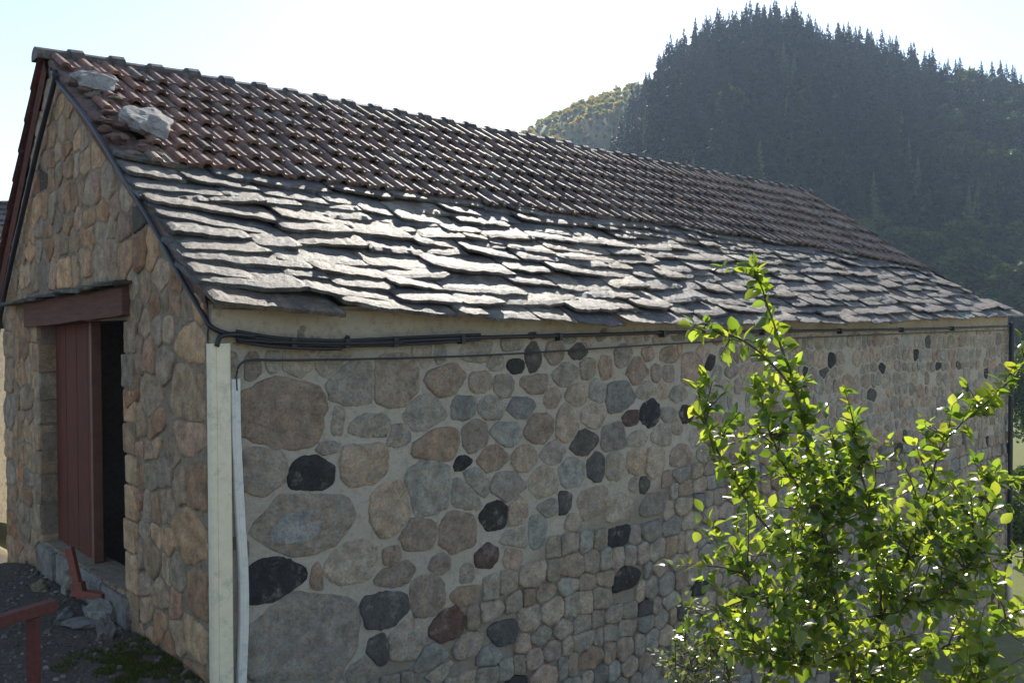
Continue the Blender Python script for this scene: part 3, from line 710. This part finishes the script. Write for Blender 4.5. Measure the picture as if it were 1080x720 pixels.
tag(at_b(mb.build('thin_wire',[MDARK])),'thin dark wire drooping along the wall below the black cable','wire')
def conduit(name,pts,hw,hd,m,lab,groove):
    mb=MB(); P=spline(pts,6); vs=[];fs=[]
    prof=[(-hw,0),(-hw,-hd*.8),(-hw*.86,-hd),(-hw*.5,-hd),(-hw*.47,-hd+groove),(-hw*.40,-hd+groove),(-hw*.37,-hd),(hw*.86,-hd),(hw,-hd*.8),(hw,0)]
    n=len(prof)
    for p in P:
        for a,b in prof: vs.append((p.x+a,p.y+b,p.z))
    for i in range(len(P)-1):
        for q in range(n): fs.append((i*n+q,i*n+(q+1)%n,i*n+n+(q+1)%n,i*n+n+q))
    fs+=[tuple(range(n)),tuple(range((len(P)-1)*n,len(P)*n))]
    mb.add(vs,fs,0); return tag(at_b(mb.build(name,[m])),lab,'conduit')
conduit('cable_conduit',[(.05,-.02,2.35),(.05,-.02,1.6),(.048,-.02,.8),(.045,-.02,-.12)],.076,.06,MBEIGE,'wide beige plastic conduit running up the corner of the barn',.004)
conduit('cable_conduit',[(.160,-.045,2.10),(.163,-.045,1.7),(.185,-.045,1.15),(.205,-.045,.75),(.205,-.045,.4),(.18,-.045,-.1)],.033,.035,MGREY,'narrow pale grey conduit bowing beside the wide beige one',.002)
mb=MB(); mb.tube(spline([(15.90,-.06,2.46),(15.88,-.09,2.35),(15.86,-.09,1.5),(15.82,-.09,0),(15.80,-.09,-2.2)],5),.045,8)
dp=mb.build('drainpipe',[MCABLE]); at_b(dp); tag(dp,'dark drainpipe with pale lower end at the far right corner of the barn','pipe')
mb=MB(); mb.tube([(15.80,-.09,-2.15),(15.79,-.09,-3.0)],.055,8); mb.build('pipe_foot',[MGREY],dp)
# ------------------------------------------------------------- things on the ground by the door
cols={'w':(.36,.32,.25),'g':(.24,.215,.175),'y':(.25,.21,.13)}
rk=[('y','mossy yellowish round stone at the foot of the left door jamb',(1,1,.8)),('w','pale angular pointed stone beside the orange angled bar',(1,.8,1.1)),('w','pale upright stone against the threshold behind the orange bar',(.9,.6,1.2)),('g','small grey stone lying alone in front of the pale pointed stone',(1.1,1,.6)),('w','broad pale stone in the rubble below the dark doorway',(1.2,.9,.8)),('w','whitish stone nearest the gable wall at the right end of the rubble',(1,1,.85)),('g','flat dark grey slab sunk in the gravel before the rubble',(1.5,1,.3)),('g','grey lichened stone standing at the right end of the rubble, nearest the moss',(.9,.8,1)),('w','pale stone in the rubble tucked under the middle of the threshold',(1.1,.7,.9))]
for (xy,r),(c_,lab,sc) in zip(ROCKS,rk):
    mb=MB(); r*=.78; icorock(mb,(0,0,0),r,sc,vary(tuple(v*.72 for v in cols[c_]),.1),4,.5,12)
    o=mb.build('rock',[MROCK]); o.location=(xy[0],xy[1],gz(*xy)+r*sc[2]*.45); tag(o,lab,'stone',None)
mb=MB()   # angled bar
for (c_,h,ro) in (((0,0,.20),(.035,.022,.23),Matrix.Rotation(R(-14),3,'Y')),((.14,0,.02),(.15,.04,.028),Matrix.Rotation(R(4),3,'Y')),((.03,0,.07),(.06,.03,.05),Matrix.Rotation(R(-10),3,'Y'))): mb.box(c_,h,0,rot=ro,bev=.006)
o=mb.build('angle_bar',[MRUST]); o.location=(-3.86,7.60,gz(-3.86,7.6)+.13); o.rotation_euler=(0,0,R(-12)); tag(o,'orange red L-shaped metal bar leaning on the stones below the door','metal bar')
# handrail
rail=empty('handrail',(-2.70,4.86,0)); tag(rail,'dark red painted metal handrail with a square post at the lower left','railing')
def wbox(mb,a,b,hw,hh):
    a,b=Vector(a),Vector(b); d=b-a; L=d.length; q=d.to_track_quat('X','Z').to_matrix(); mb.box((a+b)/2,(L/2,hw,hh),0,rot=q,bev=.006)
mb=MB(); wbox(mb,(.055,.11,.87),(-.75,-1.55,.90),.03,.033); mb.build('top_rail',[MRAIL],rail)
mb=MB(); mb.box((-.005,-.01,.40),(.028,.028,.435),0,bev=.005); mb.build('post',[MRAIL],rail)
mb=MB(); mb.box((-.65,-1.35,.40),(.028,.028,.45),0,bev=.005); mb.build('post',[MRAIL],rail)
# gravel and moss
mb=MB()
for k in range(2600):
    x=rng.uniform(-5.2,-2.1); y=rng.uniform(4.4,9.2); X,Y=toB(x,y)
    if X>-.05: continue
    r=rng.choice([.008,.01,.012,.014,.018,.026])*rng.uniform(.8,1.3); z=gz(x,y)
    c_=vary(rng.choice([(.17,.145,.115),(.1,.088,.07),(.22,.195,.16),(.14,.115,.085)]),.25)
    an=rng.uniform(0,6.3); vs=[]
    for i in range(5): vs.append((x+r*math.cos(an+i*1.257)*rng.uniform(.7,1.3),y+r*math.sin(an+i*1.257)*rng.uniform(.7,1.3),z-.003))
    vs+= [(p[0]*.6+x*.4,p[1]*.6+y*.4,z+r*rng.uniform(.5,.8)) for p in vs[:5]]
    mb.add(vs,[(i,(i+1)%5,5+(i+1)%5,5+i) for i in range(5)]+[(5,6,7,8,9)],0,c_)
tag(mb.build('gravel',[MROCK]),'loose grey gravel scattered before the barn door','gravel',kind='stuff')
mb=MB()
for (cx,cy) in MOSS:
    for k in range(1400):
        a=rng.uniform(0,6.3); r=.26*math.sqrt(rng.random())*(1+.4*math.sin(3*a+cx*7)); x,y=cx+r*math.cos(a),cy+r*math.sin(a)
        if toB(x,y)[0]>-.02 or fbm(x*5,y*5)<-.12: continue
        z=gz(x,y); h=rng.uniform(.01,.028); b=rng.uniform(0,6.3); dx,dy=.007*math.cos(b),.007*math.sin(b); lx,ly=rng.uniform(-.012,.012),rng.uniform(-.012,.012)
        mb.add([(x-dx,y-dy,z-.004),(x+dx,y+dy,z-.004),(x+lx,y+ly,z+h)],[(0,1,2)],0,vary(rng.choice([(.07,.085,.015),(.10,.11,.02),(.05,.06,.015)]),.2))
tag(mb.build('moss',[MDEC]),'green moss growing on the gravel along the foot of the gable','moss',kind='stuff')
# ------------------------------------------------------------- neighbouring house at the left edge
nb=empty('stone_house',(-12.0,16.5,-.2)); tag(nb,'neighbouring house with stone slate roof, just showing at the left edge','house')
mb=MB(); hx,hy=3.7,2.6
mb.box((0,0,1.5),(hx,hy,1.95),0)
mb.add([(hx-.01,-hy,3.44),(hx-.01,hy,3.44),(hx-.01,0,4.9),(-hx+.01,-hy,3.44),(-hx+.01,hy,3.44),(-hx+.01,0,4.9)],[(0,1,2),(3,5,4)],0)
mb.build('wall',[MPL],nb)
mb=MB()
for sgn in (-1,1):
    k=0
    while k<13:
        X=-hx-.2
        while X<hx+.1:
            w=rng.uniform(.35,.7); w=min(w,hx+.25-X); kk=k/13; y=lerp(hy+.3,0,kk); z=lerp(3.36,5.02,kk)
            an=math.atan2(1.66,hy+.3)
            mb.box((X+w/2,sgn*(y-.14),z+.10),(w/2-.006,.21,.018),0,vary(rng.choice(SCOL),.2),rot=Matrix.Rotation(-sgn*(an-.12),3,'X'),bev=.006,jit=.008); X+=w
        k+=1
mb.build('roof',[MSL],nb)
# ------------------------------------------------------------- shrub in front of the wall
def leafmesh(mb,p,d,up,L,wd,col,curl=.25,fold=.35):
    d=d.normalized(); s=d.cross(up)
    if s.length<.01: s=d.cross(Vector((1,0,0)))
    s.normalize(); n=s.cross(d).normalized()
    prof=[(0,.04),(.22,.72),(.5,1.),(.78,.68),(1.,.03)]; vs=[]
    for (a,wv) in prof:
        c_=p+d*(a*L)-n*(curl*L*a*a); hw=wd*wv*.5
        vs+=[c_+s*hw+n*(fold*hw),c_,c_-s*hw+n*(fold*hw)]
    fs=[]
    for i in range(4):
        a=i*3; fs+=[(a,a+1,a+4,a+3),(a+1,a+2,a+5,a+4)]
    mb.add(vs,fs,0,col,True)
def rv(s=1): return Vector((rng.gauss(0,s),rng.gauss(0,s),rng.gauss(0,s)))
def walk(P,step):
    out=[];acc=0
    for i in range(len(P)-1):
        d=P[i+1]-P[i]; L=d.length; u=d.normalized() if L>0 else d
        x=step-acc
        while x<L: out.append((P[i]+u*x,u)); x+=step
        acc=(acc+L)%step
    return out
LC=[(.14,.19,.042),(.16,.205,.05),(.115,.165,.036),(.175,.205,.06),(.07,.115,.025),(.085,.13,.03)]
def shrub(name,label,branches,leafL,nshoot,shL,mleaf,cols,step,r0):
    root=empty(name,branches[0][0]); o=Vector(branches[0][0])
    wood=MB(); lf=MB(); paths=[]
    for bi,b in enumerate(branches):
        P=spline([Vector(q)-o for q in b],5)
        P=[p+Vector((.008*fbm(p.x*9,p.z*9,bi),.008*fbm(p.z*9,p.y*9,bi+3),0)) for p in P]
        wood.tube(P,r0 if bi==0 else r0*.42,6,taper=r0*.16); paths.append((P,bi))
    def put(p,u,L):
        d=(u*.35+rv(.6)+Vector((0,0,.12))).normalized()
        upv=(Vector((0,0,1))+rv(.45)).normalized()
        leafmesh(lf,p+d*.006,d,upv,L,L*rng.uniform(.5,.85),vary(rng.choice(cols),.25),rng.uniform(.05,.4),rng.uniform(.15,.5))
    for P,bi in paths:
        n=len(P)
        for i,(p,u) in enumerate(walk(P,step)):
            if p.z+o.z<(1.25 if bi==0 else .9): continue
            hi=p.z+o.z>1.8
            for _ in range(rng.choice([2,2,3]) if hi else rng.choice([1,2,2])): put(p,u,leafL*rng.uniform(.6,1.3)*(1.2 if hi else 1))
        # tip cluster
        for _ in range(4): put(P[-1],(P[-1]-P[-2]).normalized()*1.5,leafL*rng.uniform(.8,1.25))
    for k in range(nshoot):
        P,bi=rng.choice(paths); i=rng.randrange(len(P)-1)
        p=P[i]
        if p.z+o.z>2.2 and rng.random()<.85: continue
        d=(rv(.6)+Vector((0,0,.45))).normalized(); L=rng.uniform(*shL)
        if p.z+o.z>1.8: L*=.55
        Q=[p]
        for q in range(4):
            d=(d+rv(.12)+Vector((0,0,.05))).normalized(); Q.append(Q[-1]+d*L/4)
        wood.tube(Q,.0032,5,taper=.0012)
        for (pp,u) in walk(Q,step*.82):
            for _ in range(rng.choice([1,1,2])): put(pp,u,leafL*rng.uniform(.55,1.1))
        put(Q[-1],d*1.5,leafL)
    wood.build('branches',[MBARK],root); lf.build('foliage',[mleaf],root)
    return tag(root,label,'shrub')
trunk_base=[(1.18,3.0,-.75),(1.20,3.0,.1),(1.2,3.0,.6)]
BUSH[0]=trunk_base+BUSH[0]
shrub('leafy_shrub','tall bright green shrub with arching shoots in front of the wall at the right',BUSH,.047,440,(.07,.30),MLEAF,LC,.023,.013)
LOWB[0]=[(.72,2.97,-.6),(.715,2.97,.2)]+LOWB[0]
LC2=[(.13,.15,.07),(.17,.18,.10),(.10,.13,.04)]
shrub('small_leaved_shrub','small leaved pale shrub low in front of the wall, left of the tall shrub',LOWB,.026,90,(.05,.16),MLEAF2,LC2,.015,.006)
# ------------------------------------------------------------- trees
def conifer(seed,h=15,rr=2.7,col=(.028,.05,.016),dens=1.0,raw=False):
    r_=random.Random(seed); mb=MB(); mb.tube([(0,0,-1),(0,0,h*.5),(0,0,h*.99)],.2,5,1,(.03,.024,.018),.03)
    nb_=int(330*dens); lean=r_.uniform(-.03,.03)
    for i in range(nb_):
        k=(i+r_.random())/nb_; k=1-(1-k)**1.35 if r_.random()<.5 else k
        z=lerp(h*.05,h*.99,k); r=(rr*(1-k)**.95+.14)*r_.uniform(.55,1.12)*(1+.22*math.sin(z*1.3+seed)*(1-k)); a=i*2.39996+r_.uniform(-.3,.3)
        u=Vector((math.cos(a),math.sin(a),0)); sv=Vector((-u.y,u.x,0)); wd=r*r_.uniform(.16,.28)+.07
        kc=r_.uniform(.55,1.5); c_=(col[0]*kc*r_.uniform(.9,1.25),col[1]*kc,col[2]*kc)
        b=Vector((lean*z,0,z)); dr=r*r_.uniform(.35,.85)
        m1=b+u*(r*.5)-Vector((0,0,dr*.35)); tip=b+u*r-Vector((0,0,dr*.75)); hg=Vector((0,0,-r*.3-.18)); 
        mb.add([b,m1+sv*wd,m1-sv*wd,tip,m1+sv*wd*.7+hg+u*r*.1,m1-sv*wd*.7+hg+u*r*.1,m1],[(0,1,3),(0,3,2),(6,1,4),(6,5,2),(1,4,3),(3,5,2)],0,c_)
    for q in range(4):
        a=q*1.57; mb.add([(lean*h-.05,0,h*.93),(lean*h+.1*math.cos(a),.1*math.sin(a),h*.93),(lean*h,0,h*1.05)],[(0,1,2)],0,col)
    return mb if raw else mb.mesh('conifer',[MCON,MTRUNK])
def broad(seed,h=9,rr=3.2,col=(.06,.085,.02),nl=2300,ls=.42,lm=None):
    r_=random.Random(seed); mb=MB(); mb.tube([(0,0,-1),(.1,0,h*.3),(0,.1,h*.7)],.22*h/9,6,1,taper=.06)
    cl=[]
    for k in range(13):
        a=r_.uniform(0,6.3); q=r_.uniform(.1,1)**.6; z=h*r_.uniform(.38,.86); wr=rr*(1-abs(z/h-.55)*1.1)
        c_=Vector((math.cos(a)*wr*q*.75,math.sin(a)*wr*q*.75,z)); cl.append((c_,r_.uniform(.28,.46)*rr,r_.uniform(.65,1.4)))
        mb.tube([(0,0,h*.3),(c_.x*.5,c_.y*.5,lerp(h*.35,c_.z,.6)),tuple(c_)],.07*h/9,4,1,taper=.02)
    for k in range(nl):
        c_,r,kk=r_.choice(cl); d=Vector((r_.gauss(0,1),r_.gauss(0,1),r_.gauss(0,1))).normalized()*r*(r_.random()**.45)
        d.z*=.8; p=c_+d; s=ls*r_.uniform(.5,1.2)
        a=Vector((r_.gauss(0,1),r_.gauss(0,1),r_.gauss(0,.6))).normalized(); b=a.cross(Vector((r_.gauss(0,1),r_.gauss(0,1),r_.gauss(0,1)))).normalized()
        q=kk*r_.uniform(.75,1.25); mb.add([p-a*s,p+b*s*.45,p+a*s,p-b*s*.45],[(0,1,2,3)],0,(col[0]*q,col[1]*q,col[2]*q))
    return mb.mesh('broadleaf',[lm or MDEC,MTRUNK])
def plant(name,me,x,y,s,label,cat,group,dz=0):
    o=bpy.data.objects.new(name,me); COL.objects.link(o); o.location=(x,y,gz(x,y)+dz); o.rotation_euler=(rng.uniform(-.03,.03),rng.uniform(-.03,.03),rng.uniform(0,6.3)); o.scale=(s*rng.uniform(.85,1.15),s*rng.uniform(.85,1.15),s); return tag(o,label,cat,group)
CM=[conifer(k,15,rng.uniform(3.9,5.0),(.022,.038,.014)) for k in range(5)]
CP=[conifer(20+k,13,2.4,(.075,.105,.03)) for k in range(2)]
BM=[broad(k,9,3.4,[(.05,.075,.018),(.075,.095,.022),(.04,.065,.02)][k%3]) for k in range(4)]
BO_=[broad(30+k,7,3.0,[(.16,.165,.045),(.24,.20,.05),(.11,.125,.035)][k],900,.5,MOLV) for k in range(3)]
def P3(px,y): return (px-540)/914*y
cnt=0
# skyline conifers
px=655.0
while px<1000:
    y=248+rng.uniform(-5,5); plant('conifer',rng.choice(CM),P3(px,y),y,rng.choice([rng.uniform(.4,.6),rng.uniform(.5,.7),rng.uniform(.7,.95)]),'dark conifer standing on the skyline of the wooded hill','tree','conifers along the hill skyline'); px+=rng.choice([rng.uniform(3,7),rng.uniform(8,15)])
tr=0; pts=[]
while len(pts)<620 and tr<30000:
    tr+=1; y=245-(245-100)*rng.random()**1.2; px=rng.uniform(585,1110); x=P3(px,y)
    if px<662 and y>195 and rng.random()>((px-585)/90)**1.5: continue
    if any((x-a)**2+(y-b)**2<9.5 for a,b in pts): continue
    z=gz(x,y)+10; py=343-(z-2.45)*914/y
    if py>interp(px,[540,700,845,1070,1110],[140,172,203,335,520]): continue
    if px>985 and y>165 and rng.random()<.85: continue
    pts.append((x,y))
pts.sort(key=lambda q:math.hypot(*q))
stuffc=MB(); LOWC=[conifer(40+k,15,4.7,(.022,.038,.014),.42,True) for k in range(4)]; LOWP=[conifer(50,13,2.6,(.075,.105,.03),.42,True)]
for i,(x,y) in enumerate(pts):
    px=540+914*x/y
    if i<250:
        if px>985 and 150<y<245 or (px>880 and y<128) or rng.random()<.04:
            plant('broadleaf_tree',rng.choice(BM),x,y,rng.uniform(.7,1.15),'green broadleaf tree among the conifers on the wooded hillside','tree','broadleaf trees on the wooded hillside')
        elif rng.random()<(.5 if px<662 else .05): plant('larch',rng.choice(CP),x,y,rng.uniform(.6,.9),'pale yellow green conifer among the dark ones on the hillside','tree','pale conifers on the hillside')
        else: plant('conifer',rng.choice(CM),x,y,rng.uniform(.5,.95),'dark conifer in the dense wood on the shaded hillside','tree','conifers on the shaded hillside')
    else:
        sc_=rng.uniform(.5,.95); an=rng.uniform(0,6.3); ca,sa=math.cos(an)*sc_,math.sin(an)*sc_; z0=gz(x,y); kc=rng.uniform(.7,1.4)
        q=rng.choice(LOWP) if (px<662 and rng.random()<.5) else rng.choice(LOWC)
        stuffc.add([(x+p[0]*ca-p[1]*sa,y+p[0]*sa+p[1]*ca,z0+p[2]*sc_) for p in q.v],q.f,0,[(c[0]*kc,c[1]*kc,c[2]*kc) for c in q.c])
tag(stuffc.build('conifer_forest',[MCON]),'mass of dark conifers covering the upper part of the wooded hill','forest',kind='stuff')
for px,s in [(985,.8),(994,.9),(1004,1.0),(1012,1.1),(1021,1.2),(1031,1.1),(1042,1.0),(1054,1.1),(1066,1.0),(1078,1.1),(1092,1.0),(862,.7)]:
    y=rng.uniform(232,250); plant('broadleaf_tree',rng.choice(BM),P3(px,y),y,s,'rounded broadleaf tree on the skyline at the right end of the hill','tree','broadleaf trees on the skyline')
tr=0; pts=[]
while len(pts)<295 and tr<9000:
    tr+=1; y=rng.uniform(235,342); px=rng.uniform(535,690); x=P3(px,y)
    if any((x-a)**2+(y-b)**2<8 for a,b in pts): continue
    z=gz(x,y)+5; py=343-(z-2.45)*914/y
    if py>interp(px,[540,700],[150,172])+3: continue
    pts.append((x,y)); plant('hill_tree',rng.choice(BO_),x,y,rng.uniform(.3,.65),'small olive tree scattered over the distant sunlit hill','tree','trees on the distant hill')
for k in range(34):
    y=rng.uniform(168,228); px=rng.uniform(985,1105); plant('broadleaf_tree',rng.choice(BM),P3(px,y),y,rng.uniform(.7,1.15),'green broadleaf tree among the conifers on the wooded hillside','tree','broadleaf trees on the wooded hillside')
# meadow edge beyond the far corner
for (px,y,s,dz,lab) in [(1098,44,.85,-1.2,'dark leafy tree just behind the far right corner of the barn, above the meadow strip'),(1090,29,.30,-.5,'dense bush right of the far barn corner, uppermost of the bushes below the meadow'),(1082,22,.26,-.4,'dark bush right of the drainpipe, below the other bushes of the meadow edge'),(1106,25,.36,-.6,'wide bush cut by the right picture edge, between the meadow and the shrub')]:
    plant('broadleaf_tree' if s>.5 else 'bush',broad(60+int(y),9,3.4,(.045,.07,.018),5200,.22),P3(px,y),y,s,lab,'tree' if s>.5 else 'bush',None,dz)
# ------------------------------------------------------------- air
HAZE=0.0005
if HAZE:
    mb=MB(); mb.box((0,0,90),(1600,1600,110),0); hz=mb.build('haze',[])
    m=bpy.data.materials.new('air'); m.use_nodes=True; t=m.node_tree; t.nodes.clear()
    out=t.nodes.new('ShaderNodeOutputMaterial'); pv=t.nodes.new('ShaderNodeVolumePrincipled')
    pv.inputs['Color'].default_value=(.60,.75,1,1); pv.inputs['Density'].default_value=HAZE; pv.inputs['Anisotropy'].default_value=.1
    t.links.new(pv.outputs[0],out.inputs['Volume']); hz.data.materials.append(m); tag(hz,'bluish haze in the valley air','haze',kind='stuff')
